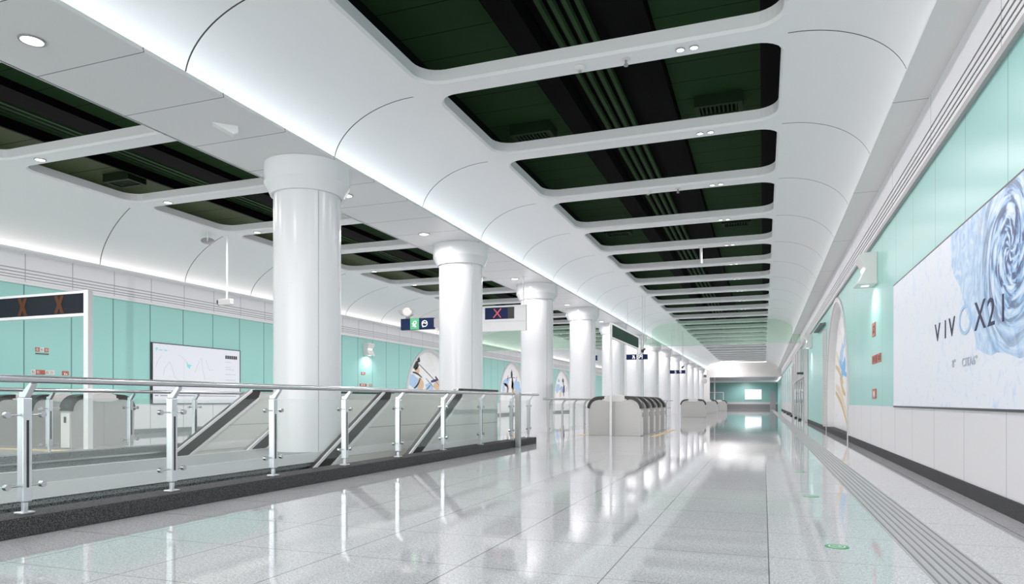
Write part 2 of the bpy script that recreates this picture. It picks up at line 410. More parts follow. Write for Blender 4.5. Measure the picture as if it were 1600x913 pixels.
mb = MB(); mb.box(-12.1, -12, YE+.6, YE+24, 0, 4.3); struct('wall_passage', mb, 'end_white')

# deck over the ceiling openings
for sh, nm in ((0, 'ceiling_deck'), (-11.55, 'ceiling_deck_side')):
    mb = MB(); mb.box(-6.9+sh, 1.2+sh if sh == 0 else -9.1, Y0, YE, ZD+.12, ZD+.2); mb.box(-5.72+sh, -5.66+sh, Y0, YE, ZC+.35, ZD+.12); mb.box(*((.30, .36) if sh == 0 else (-9.2, -9.15)), Y0, YE, ZC+.25, ZD+.12)
    mb.box(-4.0+sh, -1.63+sh, Y0, YE, ZD+.06, ZD+.12); mb.box(-.05+sh, .3+sh if sh == 0 else -9.2, Y0, YE, ZD+.0, ZD+.12)
    struct(nm, mb, 'black')
    for a, b in ((-1.63, -.05), (-5.66, -4.0)):
        mb = MB(); mb.box(a+sh, b+sh, Y0, YE, ZD, ZD+.05); struct(nm, mb, 'olive_panel' if sh and a < -5 else 'green_panel')
for sh, w in ((0, 'main hall'), (-11.55, 'side hall')):
    for i in range(4):
        x = -3.20 + i*.19 + sh; mb = MB(); mb.prism([(x,6.98),(x+.015,6.90),(x+.085,6.90),(x+.10,6.98)], 'y', Y0, YE)
        o = obj('cable_tray', mb, 'green_strip'); tag(o, f'{ORD[i]} green cable tray from the left above the {w} openings', 'cable tray', 'cable trays above the ' + w)
    mb = MB(); da = .18 if sh == 0 else .62; mb.prism([(-3.98+da+sh,7.05),(-3.98+da+sh,6.72),(-3.42+sh+da*.2,6.72),(-3.42+sh+da*.2,7.05)], 'y', Y0, YE)
    o = obj('air_duct', mb, 'duct_black'); tag(o, f'black air duct left of the green cable trays above the {w} ceiling', 'duct')
    mb = MB(); mb.prism([(-2.30+sh,7.05),(-2.30+sh,6.85),(-1.66+sh,6.85),(-1.66+sh,7.05)], 'y', Y0, YE)
    o = obj('air_duct', mb, 'duct_black'); tag(o, f'black air duct right of the green cable trays above the {w} ceiling', 'duct')

# ------------------------------------------------------------------ columns
colY = [9.55 + 6.15*k for k in range(13)]
col0 = thing('round_column', 'nearest big white round column, standing on the low granite island beyond the glass railing', 'column', (XC, colY[0], 0), group='row of white round columns')
mb = MB(); mb.lathe([(CR,0),(CR,4.52)], n=56); full = obj('shaft', mb, 'column_white', col0, smooth=True)
mb = MB(); mb.lathe([(CR+.005,4.40),(CR+.01,4.37),(CR+.05,4.37),(CR+.06,4.40),(CR+.15,4.56),(CR+.15,ZS-.003)], n=56); obj('capital', mb, 'column_white', col0, smooth=True)
mb = MB()
for a in (-.62, 2.52, .95): mb.box(CR*math.cos(a)-.004, CR*math.cos(a)+.004, CR*math.sin(a)-.004, CR*math.sin(a)+.004, .205, 4.36)
obj('panel_seam', mb, 'trim_grey', col0)
for i, y in enumerate(colY[1:], 1):
    copy_tree(col0, (XC, y, 0), f'{nth(i)} white round column from the camera in the row under the lit soffit')
mb = MB(); mb.lathe([(CR,.2),(CR,4.52)], n=56); sh0 = obj('shaft', mb, 'column_white', None, smooth=True); full.data = sh0.data; bpy.data.objects.remove(sh0)

# ------------------------------------------------------------------ stair opening: kerb, island, railings, balustrades
mb = MB(); mb.box(-5.46, -5.13, VY0, 15.75, .002, .147)
o = obj('granite_curb', mb, 'granite_dark', bevel=.006); tag(o, 'dark speckled granite kerb under the near glass railing', 'kerb')
mb = MB(); mb.box(-10.2, -9.9, VY0, 11.6, .002, .24)
k = obj('granite_curb', mb, 'granite_mid', bevel=.006); tag(k, 'grey speckled granite kerb on the far side of the stair opening', 'kerb')
mb = MB(); mb.box(-9.9, -9.885, VY0, 11.6, .105, .135); obj('seam_strip', mb, 'steel_light', k)
isl = thing('stair_island', 'low granite island with white edge bands between the two stair flights', 'island', (0,0,0))
mb = MB(); mb.box(-7.94, -6.60, VY0, VY1-.02, .001, .20); obj('granite_top', mb, 'granite_mid', isl)
mb = MB(); mb.box(-6.60, -6.58, VY0, VY1-.02, .06, .21); mb.box(-7.96, -7.94, VY0, VY1-.02, .06, .21); obj('edge_band', mb, 'white_paint', isl)
mb = MB(); mb.box(-7.9, -6.64, VY0, VY1-.02, -3.4, .001); obj('granite_wall', mb, 'granite_mid', isl)

def post_mesh(z0):
    mb = MB()
    mb.box(-.035, .035, -.035, .035, z0+.09, 1.03)
    mb.prism([(-.035,1.03),(.035,1.03),(.115,1.135),(.085,1.15),(.0,1.075),(-.035,1.075)], 'y', -.022, .022)
    mb.box(-.018, .018, -.018, .018, z0+.015, z0+.09); return mb
def straight_rail(name, label, x, ys, zb, ztop, y_start, y_end, mats='steel_light', gz=(.26,1.03), hand=1.17, lean=.1, glass_ok=True):
    t = thing(name, label, 'railing', (x, ys[0], 0))
    yo = ys[0]
    mb = MB(); mb.tube([(lean, y_start-yo, hand), (lean, y_end-yo, hand)], .029, 16); obj('handrail', mb, 'steel', t, smooth=True)
    pm = None
    for i, y in enumerate(ys):
        if pm is None:
            p = obj('post', post_mesh(zb), mats, t, bevel=.006)
            mb = MB(); mb.box(.034, .0375, -.009, .009, zb+.20, .86); obj('slot', mb, 'dark_plastic', p)
            mb = MB(); mb.box(-.05, .05, -.05, .05, zb, zb+.016); obj('foot_plate', mb, 'steel_light', p, bevel=.004)
            for s in (-1, 1):
                for z in (.90, .36):
                    mb = MB(); mb.tube([(0, s*.03, z), (0, s*.135, z)], .008, 8); mb.tube([(-.014, s*.135, z), (.022, s*.135, z)], .024, 12); obj('glass_clamp', mb, 'steel', p, smooth=True)
            pm = p
        else:
            c_ = pm.copy(); C.objects.link(c_); c_.parent = t; c_.location = (0, y-yo, 0)
            for ch in pm.children:
                d_ = ch.copy(); C.objects.link(d_); d_.parent = c_
    if glass_ok:
        for a, b in zip([y_start]+list(ys) if y_start < ys[0]-.3 else ys, list(ys) if y_start < ys[0]-.3 else ys[1:]):
            mb = MB(); mb.box(-.006, .006, a-yo+.06, b-yo-.06, *gz); obj('glass_panel', mb, 'rail_glass', t)
    return t
straight_rail('glass_railing', 'long stainless steel and glass railing on the dark granite kerb in the foreground', -5.29,
              [2.26, 3.65, 5.04, 6.48, 7.92, 9.36, 10.95, 12.65, 14.42, 15.62], .147, 0, 1.9, 16.05)
straight_rail('glass_railing', 'stainless steel and glass railing on the far side of the stair opening', -10.05,
              [4.5, 5.9, 7.3, 8.7, 10.1, 11.4], .24, 0, 3.2, 11.5)
mb = MB(); mb.box(-5.125, -5.02, 14.2, 14.31, 0, 1.2); o = obj('newel_post', mb, 'steel_satin', bevel=.008)
tag(o, 'square stainless steel newel post in front of the kerb near the railing end', 'post')

# escalators / stairs
TAN = math.tan(math.radians(30))
def balustrade(t, x, yt, zt, yend, w=.07, zb=-2.3):
    def zu(y): return zt - (yt-y)*TAN
    yb = yt - (zt-zb)/TAN
    v = .25
    b = MB(); b.prism([(yt,zt),(yb,zb),(yb,zb-v),(yt+.22,zt-v+.10),(yt+.3,zt)], 'x', x-w/2, x+w/2); d = obj('balustrade_deck', b, 'dark_plastic', t)
    m1 = MB(); e = .055
    m1.prism([(yt+.02,zt+.01),(yb,zb+.01),(yb,zb+.01-e),(yt+.02,zt+.01-e)], 'x', x+w/2, x+w/2+.02); obj('upper_trim', m1, 'white_paint', d)
    m1 = MB(); m1.prism([(yt+.22,zt-v+.10),(yb,zb-v),(yb,zb-v-e),(yt+.22,zt-v+.10-e)], 'x', x+w/2, x+w/2+.02); obj('lower_trim', m1, 'white_paint', d)
    m1 = MB(); m1.box(x-.05, x+.05, yt+.2, yend, zt-.035, zt+.01); obj('handrail', m1, 'dark_plastic', t, bevel=.01)
    p = [(yt+.22, zt-.04), (yend, zt-.04), (yend, 0.22), (yt+.22, .22), (yt-(zt+.75)/TAN, -1.), (yt-(zt+.3)/TAN - 1.0, -1.5), (yb, zb-v)]
    p = [(yt+.24, zt-.05), (yend, zt-.05), (yend, .01), (VY1-.1, .01), (VY1-.1, -1.), (yb, zb-1.1), (yb, zb-v-.02)]
    m1 = MB(); m1.prism(p, 'x', x-.025, x+.025); obj('side_panel', m1, 'cladding', t)
    m1 = MB(); m1.box(x-.03, x+.032, yt-1.5, yend, .10, .24); obj('base_band', m1, 'white_paint', t)
def steps(t, x0, x1, yt, n=14):
    mb = MB(); r, d = .16, .16/TAN
    for i in range(n): mb.box(x0, x1, yt-(i+1)*d, yt-i*d+.01, -(i+1)*r-.25, -(i+1)*r)
    obj('treads', mb, 'stair_tread', t)
e1 = thing('escalator', 'escalator flight directly behind the near railing, two dark balustrades with white trims', 'escalator', (0,0,0))
balustrade(e1, -6.52, 10.95, 1.20, 14.2); balustrade(e1, -5.56, 12.05, 1.25, 14.2); steps(e1, -6.47, -5.61, 12.2)
e2 = thing('staircase', 'stair flight beyond the granite island and nearest column', 'stairs', (0,0,0))
balustrade(e2, -9.72, 11.2, 1.24, 14.0); balustrade(e2, -8.06, 10.9, 1.2, 14.0); steps(e2, -9.6, -8.15, 12.2)

# curved-post railing between kerb end and gates
def hoop_rail(label, x, ys, y0, y1, hand=1.07, mid=False):
    t = thing('hoop_railing', label, 'railing', (x, ys[0], 0)); yo = ys[0]
    mb = MB(); mb.tube([(.13, y0-yo, hand), (.13, y1-yo, hand)], .03, 14); obj('handrail', mb, 'steel', t, smooth=True)
    if mid:
        mb = MB(); mb.tube([(0, y0-yo, .62), (0, y1-yo, .62)], .02, 10); obj('middle_rail', mb, 'steel', t, smooth=True)
    for i, y in enumerate(ys):
        mb = MB(); mb.tube([(0,y-yo,0),(0,y-yo,.86),(.015,y-yo,.96),(.06,y-yo,1.03),(.13,y-yo,hand)], .03, 12); p = obj('post', mb, 'steel_satin', t, smooth=True)
        for z in (.82, .28):
            mb = MB(); mb.tube([(0, y-yo+.02, z), (0, y-yo+.10, z)], .014, 8); mb.ball((0, y-yo+.1, z), .022, 6); obj('glass_clamp', mb, 'steel', p, smooth=True)
    for a, b in zip(ys, ys[1:]):
        mb = MB(); mb.box(-.005, .005, a-yo+.09, b-yo-.05, .14, .95); obj('glass_panel', mb, 'rail_glass', t)
    return t
hoop_rail('short curved-post steel railing between the kerb end and the first fare gates', -5.36, [17.47, 18.82, 20.08, 21.38], 16.5, 21.6)
hoop_rail('steel and glass railing beyond the first fare gates, before the far gates', -5.36, [30.5, 32.6, 34.7, 36.8, 38.9, 41.0], 29.5, 43.0, mid=True)
mb = MB(); mb.box(-5.9, -5.2, 29.3, 30.3, .001, .2); o = obj('granite_curb', mb, 'dark_plastic', bevel=.01); tag(o, 'small dark kerb block at the start of the railing past the first gates', 'kerb')

# ------------------------------------------------------------------ fare gates
def make_gate(label, group):
    t = thing('fare_gate', label, 'fare gate', (0,0,0), group=group)
    HW = .15
    body = [(-.77,0),(.77,0),(.79,.72)] + arcpts(.49, .72, .30, .33, 0, 90, 8)[1:] + arcpts(-.49, .72, .30, .33, 90, 180, 8)[:-1] + [(-.79,.72)]
    mb = MB(); mb.prism(body, 'y', -HW, HW); obj('body', mb, 'cabinet_steel', t, bevel=.006)
    for s in (-1, 1):
        o_ = arcpts(.46, .80, .36, .36, 2, 90, 10) ; i_ = arcpts(.46, .78, .28, .29, 90, 2, 10)
        pr = [(s*p[0], p[1]) for p in o_ + [(.30,1.17),(.30,1.08)] + i_]
        mb = MB(); mb.prism(pr, 'y', -HW-.02, HW+.02); obj('end_cover', mb, 'dark_plastic', t, bevel=.008)
        mb = MB(); a, b = sorted((s*.772, s*.80)); mb.box(a, b, -HW+.02, HW-.02, .02, .76); e = obj('end_panel', mb, 'end_white', t, bevel=.004)
        mb = MB(); a, b = sorted((s*.80, s*.806)); mb.box(a, b, -.035, .035, .55, .68); obj('card_reader', mb, 'dark_plastic', e)
    cap = [(-.36,1.05)] + [(-.36+.72*i/12, 1.10+.10*math.sin(PI*i/12)**.6) for i in range(13)] + [(.36,1.05),(.2,1.0),(-.2,1.0)]
    mb = MB(); mb.prism(cap, 'y', -HW-.012, HW+.012); obj('top_cap', mb, 'end_white', t, bevel=.006)
    mb = MB(); mb.box(-.006, .006, -HW-.003, HW+.003, .02, 1.0); obj('panel_seam', mb, 'trim_grey', t)
    return t
G1 = 'fare gates of the nearest gate row'
g0 = make_gate('nearest grey fare gate cabinet, its whole flat side facing the camera behind a frame post', G1)
g0.location = (-4.12, 20.2, 0)
for i in range(1, 5):
    copy_tree(g0, (-4.12, 20.2+1.22*i, 0), f'{ORD[i]} fare gate cabinet back in the nearest gate row, with dark end cover')
for i, (x, y) in enumerate([(-4.3, 46.2), (-4.35, 59.2), (-4.4, 75.5)]):
    copy_tree(g0, (x, y, 0), ['grey fare gate cabinet in the middle distance, first past the nearest row', 'grey fare gate cabinet farther down, second past the nearest row', 'farthest small grey fare gate cabinet near the hall end'][i], group='far fare gates')
for i, x in enumerate([-13.98, -15.2, -16.4]):
    copy_tree(g0, (x, 11.3, 0), ['fare gate beside the white post of the X sign frame, seen through the glass', 'fare gate under the X sign frame, second from its white post', 'fare gate under the X sign frame, third from its white post'][i], rz=PI/2, group='fare gates of the side hall')
def strip(name, label, cat, x0,x1,y0,y1, m, z=.004):
    mb = MB(); mb.box(x0,x1,y0,y1,.0005,z); o = obj(name, mb, m); tag(o, label, cat); return o
strip('floor_line', 'yellow floor line in front of the nearest gate row', 'floor marking', -3.05, -2.90, 19.8, 25.0, 'yellow_strip')
strip('floor_line', 'yellow floor line at the back of the nearest gate row', 'floor marking', -5.16, -5.0, 19.6, 25.0, 'yellow_strip')
strip('floor_line', 'yellow floor line in front of the side hall gates', 'floor marking', -17, -12.9, 9.9, 10.15, 'yellow_strip')

# sign frame over the nearest gates
t = thing('gate_sign_frame', 'white steel frame with dark green panel over the nearest fare gates', 'sign frame', (-4.2, 19.93, 0))
for i, y in enumerate([0, 2.25, 4.55]):
    mb = MB(); w = .035 if i != 1 else .028; mb.box(-w, w, y-w, y+w, 0, 3.32 if i != 1 else 2.9); obj('post', mb, 'white_paint', t, bevel=.005)
mb = MB(); mb.box(-.03, .03, .0, 4.55, 3.26, 3.32); mb.box(-.03, .03, 0, 4.55, 2.86, 2.91); obj('rail', mb, 'white_paint', t)
mb = MB(); mb.box(-.04, .04, .05, 4.5, 2.91, 3.26); obj('panel', mb, 'green_sign', t)
# frame with two orange crosses over the side hall gates
t = thing('gate_sign_frame', 'white frame with dark panel and two dull orange crosses, beyond the stair opening', 'sign frame', (-13.3, 10.5, 0))
mb = MB(); mb.box(-.065, .065, -.06, .06, 0, 3.34); obj('post', mb, 'white_paint', t, bevel=.006)
mb = MB(); mb.box(-4.5, -4.38, -.06, .06, 0, 3.34); obj('post', mb, 'white_paint', t, bevel=.006)
mb = MB(); mb.box(-4.4, -.065, -.05, .05, 3.28, 3.33); mb.box(-4.4, -.065, -.05, .05, 2.80, 2.86); obj('rail', mb, 'white_paint', t)
mb = MB(); mb.box(-4.38, -.07, -.04, .04, 2.86, 3.28); pn = obj('panel', mb, 'navy_dull', t)
for cx in (-.80, -1.92, -3.04):
    mb = MB()
    mb.prism([(cx-.15,2.88),(cx-.05,2.88),(cx,2.99),(cx+.05,2.88),(cx+.15,2.88),(cx+.06,3.07),(cx+.15,3.26),(cx+.05,3.26),(cx,3.15),(cx-.05,3.26),(cx-.15,3.26),(cx-.06,3.07)], 'y', -.048, -.041)
    obj('cross_mark', mb, 'orange_mark', pn)

# ------------------------------------------------------------------ hanging signs
def cvt(x):
    if x < -6.44: return ZS - .002
    if x < CT0: return 4.90 + (ZC-4.90)*math.sqrt(max(0, 1-((x-CT0)/1.46)**2)) - .015
    return ZC - .005
def rod(mb, x, y, z0, z1, r=.012): mb.tube([(x,y,z0),(x,y,z1)], r, 8)
def stroke(mb, pts, w, y, th=.004):
    for (a, b), (c_, d) in zip(pts, pts[1:]):
        v = Vector((c_-a, d-b)); 
        if v.length < 1e-5: continue
        n = Vector((-v.y, v.x)).normalized()*w/2
        mb.prism([(a-n.x,b-n.y),(c_-n.x,d-n.y),(c_+n.x,d+n.y),(a+n.x,b+n.y)], 'y', y-th, y)
def navy_sign(label, x, y, marks, w=1.02, h=.235, z=3.03, camera=True):
    t = thing('hanging_sign', label, 'sign', (x, y, 0))
    mb = MB(); mb.box(-w/2, w/2, -.05, .05, z-h/2, z+h/2); p = obj('panel', mb, 'navy', t, bevel=.006)
    mb = MB(); rod(mb, -w*.38, 0, z+h/2, cvt(x-w*.38)); rod(mb, w*.38, 0, z+h/2, cvt(x+w*.38)); obj('hanger_rod', mb, 'white_paint', t)
    mb = MB()
    for q in marks: stroke(mb, [(px*1., z+pz) for px, pz in q], .034, -.051)
    obj('lettering', mb, 'sign_white', p)
    return t
GA = [[(-.16,-.08),(-.13,.03)], [(-.16,.07),(-.05,-.06)], [(-.10,.08),(-.07,-.09)], [(.12,.07),(.28,.09),(.27,-.09)], [(.13,.0),(.27,.02)], [(.14,-.07),(.2,.07)]]
navy_sign('navy hanging sign with white marks, partly behind the post of the nearest gate frame', -5.42, 31.25, GA)
GB = [[(-.08,.07),(-.18,.07),(-.17,.01),(-.09,0),(-.10,-.08),(-.2,-.07)], [(.24,.0),(.14,.01),(.15,.08),(.24,.07),(.24,-.03),(.17,-.09)]]
navy_sign('small navy hanging sign with two white marks, far down before the columns', -5.5, 47.9, GB)
navy_sign('navy hanging sign showing only its edge between the fourth and fifth columns', -7.75, 31.3, GA)
def dome_cam(label, x, y, z):
    t = thing('security_camera', label, 'camera', (x, y, 0))
    mb = MB(); rod(mb, 0, 0, z+.05, cvt(x), .014); obj('pole', mb, 'white_paint', t)
    mb = MB(); mb.lathe([(.02,.07),(.065,.055),(.07,0),(.06,-.05),(.03,-.08)], 0, 0, z, 16); obj('housing', mb, 'dark_plastic', t, smooth=True)
    mb = MB(); mb.tube([(.03,-.02,z+.04),(.13,-.04,z+.09)], .042, 12); obj('arm', mb, 'dark_plastic', t, smooth=True)
dome_cam('black camera hanging just above the navy sign by the nearest gate frame', -5.1, 31.0, 3.28)
dome_cam('small black camera hanging above the far navy sign', -5.15, 47.6, 3.32)

# pictogram sign on the second column
t = thing('column_sign', 'navy sign with green and white pictograms fixed to the left of the second column', 'sign', (-8.31, 15.75, 0))
zc = 2.99; 
mb = MB(); mb.box(-.48, .46, -.07, .03, zc-.145, zc+.145); p = obj('panel', mb, 'navy', t, bevel=.006)
mb = MB(); mb.box(-.20, .05, -.076, -.07, zc-.14, zc+.14); q = obj('green_tile', mb, 'sign_green', p)
mb = MB(); stroke(mb, [(-.12,zc-.07),(-.10,zc+.06),(-.03,zc+.07),(-.03,zc),(-.10,zc)], .022, -.077); stroke(mb, [(-.08,zc-.0),(-.03,zc-.08)], .022, -.077); stroke(mb, [(-.14,zc+.02),(-.06,zc-.08)], .02, -.077); obj('pictogram', mb, 'sign_white', q)
mb = MB(); stroke(mb, [(.21+.075*math.cos(a), zc+.075*math.sin(a)) for a in [2*PI*i/18 for i in range(19)]], .022, -.071); stroke(mb, [(.14,zc-.01),(.19,zc+.03),(.24,zc+.0),(.28,zc+.05)], .025, -.071); stroke(mb, [(.15,zc-.05),(.17,zc-.09)], .03, -.071); obj('pictogram', mb, 'sign_white', p)
mb = MB(); mb.box(.46, .655, -.05, .01, zc-.10, zc+.12); obj('bracket', mb, 'trim_grey', t)
t = thing('security_camera', 'grey box camera on top of the pictogram sign by the second column', 'camera', (-8.62, 15.72, 3.137))
mb = MB(); mb.prism([(-.22,.22),(-.12,.08),(.05,.06),(.14,.10),(.16,.26),(.0,.23)], 'y', -.10, .10); obj('housing', mb, 'trim_grey', t, bevel=.01)
mb = MB(); mb.lathe([(.10,-.02),(.12,.02),(.09,.05)], 0, 0, 0, 20); b_ = obj('lens_cover', mb, 'end_white', t, smooth=True); b_.rotation_euler = (PI/2, 0, .4); b_.location = (.05, -.1, .15)
mb = MB(); mb.box(-.03, .06, -.03, .03, 0, .08); obj('mount', mb, 'trim_grey', t)
# lane sign with red cross between second and third columns
t = thing('hanging_sign', 'navy sign with a red cross in a white casing between the second and third columns', 'sign', (-7.65, 20.0, 0))
mb = MB(); mb.box(-.80, .80, -.03, .08, 3.50, 3.57); mb.box(-.80, .80, -.03, .08, 3.94, 3.99); mb.box(-.80, -.56, -.02, .08, 3.57, 3.94); mb.box(.42, .80, -.02, .08, 3.57, 3.94); mb.box(-.80, .80, -.01, .08, 3.20, 3.50); fr = obj('casing', mb, 'white_paint', t)
mb = MB(); mb.box(-.56, .20, -.01, .06, 3.58, 3.93); p = obj('panel', mb, 'navy', t)
mb = MB(); mb.box(.20, .42, -.008, .06, 3.58, 3.93); obj('side_display', mb, 'dark_plastic', t)
mb = MB(); stroke(mb, [(-.28,3.62),(-.02,3.90)], .035, -.011); stroke(mb, [(-.26,3.90),(-.03,3.62)], .035, -.011); obj('cross_mark', mb, 'red_mark', p)
mb = MB(); rod(mb, -.70, .03, 1.9, ZS, .018); rod(mb, .7, .03, 3.99, ZS, .018); obj('hanger_rod', mb, 'white_paint', t)

# bullet camera on a long pole, and disc speaker, side hall
t = thing('security_camera', 'white bullet camera on a long thin pole over the side hall', 'camera', (-14.48, 15.75, 0))
mb = MB(); mb.tube([(0,0,3.95),(0,0,ZC-.003)], .028, 10); obj('pole', mb, 'white_paint', t, smooth=True)
mb = MB(); mb.box(-.26, .20, -.08, .06, 3.78, 3.95); obj('housing', mb, 'end_white', t, bevel=.02)
mb = MB(); mb.tube([(-.26,0,3.865),(-.31,-.02,3.855)], .082, 14); obj('lens', mb, 'dark_plastic', t, smooth=True)
t = thing('disc_speaker', 'round white disc speaker under the side hall ceiling by the camera pole', 'speaker', (-14.75, 15.3, ZC))
mb = MB(); mb.lathe([(.02,-.30),(.17,-.28),(.19,-.26),(.17,-.24),(.03,-.2)], n=24); d = obj('disc', mb, 'trim_grey', t, smooth=True); d.rotation_euler = (.5, .5, 0)
mb = MB(); mb.tube([(0,0,0),(0,0,-.14),(-.06,.06,-.22)], .02, 8); obj('arm', mb, 'white_paint', t, smooth=True)
# wedge shape standing in for a curled flap of the soffit
t = obj('soffit_flap', MB().prism([(0,0),(.34,0),(.34,-.10),(.28,-.13)], 'y', -.07, .09), 'white_paint', bevel=.012, loc=(-7.2, 7.55, ZS)); t.rotation_euler = (0,0,.75)
tag(t, 'small white wedge-shaped flap under the soffit before the nearest column', 'speaker')

# ------------------------------------------------------------------ lights in the ceiling
def make_downlight(name, r, label, group):
    t = thing(name, label, 'downlight', (0,0,0), group=group)
    mb = MB(); mb.lathe([(r*.82,0),(r,0),(r*1.0,-.012),(r*.84,-.014),(r*.82,-.002)], n=24); obj('trim_ring', mb, 'lamp_ring', t, smooth=True)
    mb = MB(); mb.lathe([(r*.83,-.001),(r*.83,-.010),(r*.5,-.013)], n=24); obj('lens', mb, 'lamp', t, smooth=True)
    return t
SP, RP, LP = 140, 112, 235
base = None
sl = []
for i, y in enumerate([3.4]+colY[:]):
    for d, w in ((-1.5, 'just before'), (1.5, 'just beyond')):
        if i == 0 and d < 0: continue
        sl.append((y+d+(.25 if i == 0 else 0), w, i))
sl = [s for s in sl if not (7.5 < s[0] < 8.5)] 
for (y, w, i) in sl:
    wh = 'the nearest column' if i == 1 else (f'the {nth(i-1)} column from the camera')
    lab = 'largest round lamp in the soffit, top of the photo before the nearest column' if i == 0 else f'round lamp in the soffit {w} {wh}'
    if base is None: base = make_downlight('soffit_downlight', .13, lab, 'round lamps in the column soffit'); o = base; o.location = (-7.35, y, ZS)
    else: o = copy_tree(base, (-7.35, y, ZS), lab)
    lamp_light((-7.35, y, ZS-.05), SP)
base = None
for k, y in enumerate(RY[2:-1]):
    n = k-4
    for x, w in ((-1.06, 'left'), (-.88, 'right')):
        if n < 0: continue
        lab = f'{w} lamp of the pair on the {nth(n)} whole ceiling rib of the main hall'
        if base is None: base = make_downlight('rib_downlight', .062, lab, 'paired lamps on the main hall ribs'); base.location = (x, y, ZC)
        else: copy_tree(base, (x, y, ZC), lab)
    lamp_light((-.97, y, ZC-.05), RP*1.5)
base = None
for k, y in enumerate(RY[2:-1]):
    n = k-4
    if n >= 0:
        lab = f'round lamp on the {nth(n)} side hall ceiling rib beyond the columns'
        if base is None: base = make_downlight('side_rib_downlight', .105, lab, 'lamps on the side hall ribs'); base.location = (-13.4, y, ZC)
        else: copy_tree(base, (-13.4, y, ZC), lab)
    lamp_light((-13.4, y, ZC-.05), LP)
# detectors and sprinklers on ribs
det = thing('smoke_detector', 'white smoke detector under the nearest whole rib of the main hall', 'detector', (-2.46, RY[6], ZC))
mb = MB(); mb.lathe([(.075,0),(.08,-.02),(.055,-.05),(.02,-.06)], n=20); obj('housing', mb, 'end_white', det, smooth=True)
mb = MB(); mb.lathe([(.022,-.055),(.028,-.075),(.01,-.085)], n=12); obj('sensor', mb, 'trim_grey', det, smooth=True)
copy_tree(det, (-2.46, RY[8], ZC), 'white smoke detector on the third whole rib, left of the sprinkler')
spk = thing('sprinkler', 'sprinkler head under the nearest whole rib of the main hall', 'sprinkler', (-1.80, RY[6], ZC))
mb = MB(); mb.lathe([(.06,0),(.065,-.012),(.02,-.02)], n=18); obj('rosette', mb, 'end_white', spk, smooth=True)
mb = MB(); mb.lathe([(.018,-.018),(.018,-.07),(.03,-.075),(.03,-.10),(.008,-.11)], n=12); obj('nozzle', mb, 'lamp_ring', spk, smooth=True)
copy_tree(spk, (-1.80, RY[8], ZC), 'sprinkler head under the third whole rib, between detector and lamps')
mb = MB(); mb.tube([(-1.81,RY[10],ZC),(-1.81,RY[10],ZC-.5)], .04, 12); mb.lathe([(.07,0),(.07,-.03)], -1.81, RY[10], ZC, 16); o = obj('hanging_pipe', mb, 'white_paint', smooth=True); tag(o, 'short white pipe hanging from the fifth whole rib of the main hall', 'pipe')
# air grilles up in the openings
def make_grille(label):
    t = thing('air_grille', label, 'air grille', (0,0,0), group='air grilles up in the ceiling openings')
    mb = MB(); mb.box(-.45,.45,-.28,-.2,-.22,0); mb.box(-.45,.45,.2,.28,-.22,0); mb.box(-.45,-.36,-.2,.2,-.22,0); mb.box(.36,.45,-.2,.2,-.22,0); obj('frame', mb, 'grille_green', t)
    mb = MB(); mb.box(-.36,.36,-.2,.2,-.12,-.1); obj('backing', mb, 'black', t)
    mb = MB()
    for i in range(9): mb.box(-.33+i*.08, -.30+i*.08, -.2, .2, -.20, -.12)
    obj('fins', mb, 'grille_green', t); return t
gr = make_grille('air grille by the right edge of the second whole ceiling opening'); gr.location = (-.83, 14.2, ZD-.0)
for (x, y, l) in ((-4.72, 14.3, 'air grille on the left green panels of the second whole ceiling opening'), (-.83, 23.6, 'air grille at the right in the fifth whole ceiling opening'),
                  (-4.72, 23.6, 'air grille at the left in the fifth whole ceiling opening'), (-15.9, 13.6, 'air grille in the second side hall opening, left of the nearest column'), (-12.3, 19.0, 'air grille in the side hall opening just right of the nearest column')):
    copy_tree(gr, (x, y, ZD), l)

# ------------------------------------------------------------------ smoke curtain across the hall
t = thing('smoke_curtain', 'green tinted glass smoke curtain hanging across the hall ceiling far down', 'smoke curtain', (0, 42.4, 0))
ZB = 4.38
def cv(x):
    if x < CT0: return 4.90 + (ZC-4.90)*math.sqrt(max(0, 1-((x-CT0)/1.46)**2))
    if x > CT1: return 4.90 + (ZC-4.90)*math.sqrt(max(0, 1-((x-CT1)/1.38)**2))
    return ZC
def curtain(x0, x1, top):
    xs = [x0 + (x1-x0)*i/10 for i in range(11)]
    mb = MB(); mb.prism([(x0,ZB),(x1,ZB)] + [(x, top(x)-.01) for x in xs[::-1]], 'y', -.008, .008); obj('glass_pane', mb, 'curtain_glass', t)
for a, b in ((-6.42,-4.95),(-4.94,-2.2),(-2.19,.2),(.21,1.56)): curtain(a, b, cv)
for a, b in ((-8.12,-7.30),(-7.29,-6.44),(1.58,2.0)): curtain(a, b, lambda x: ZS)
for a, b in ((-11.2,-8.17),(-14.6,-11.21)): curtain(a, b, lambda x: ZC)
curtain(-17.78, -14.61, lambda x: 4.90 + (ZC-4.90)*math.sqrt(max(0, 1-((x+14.67)/3.28)**2)))
mb = MB(); mb.box(-17.78, 2.0, -.012, .012, ZB-.025, ZB); obj('bottom_edge', mb, 'curtain_trim', t)

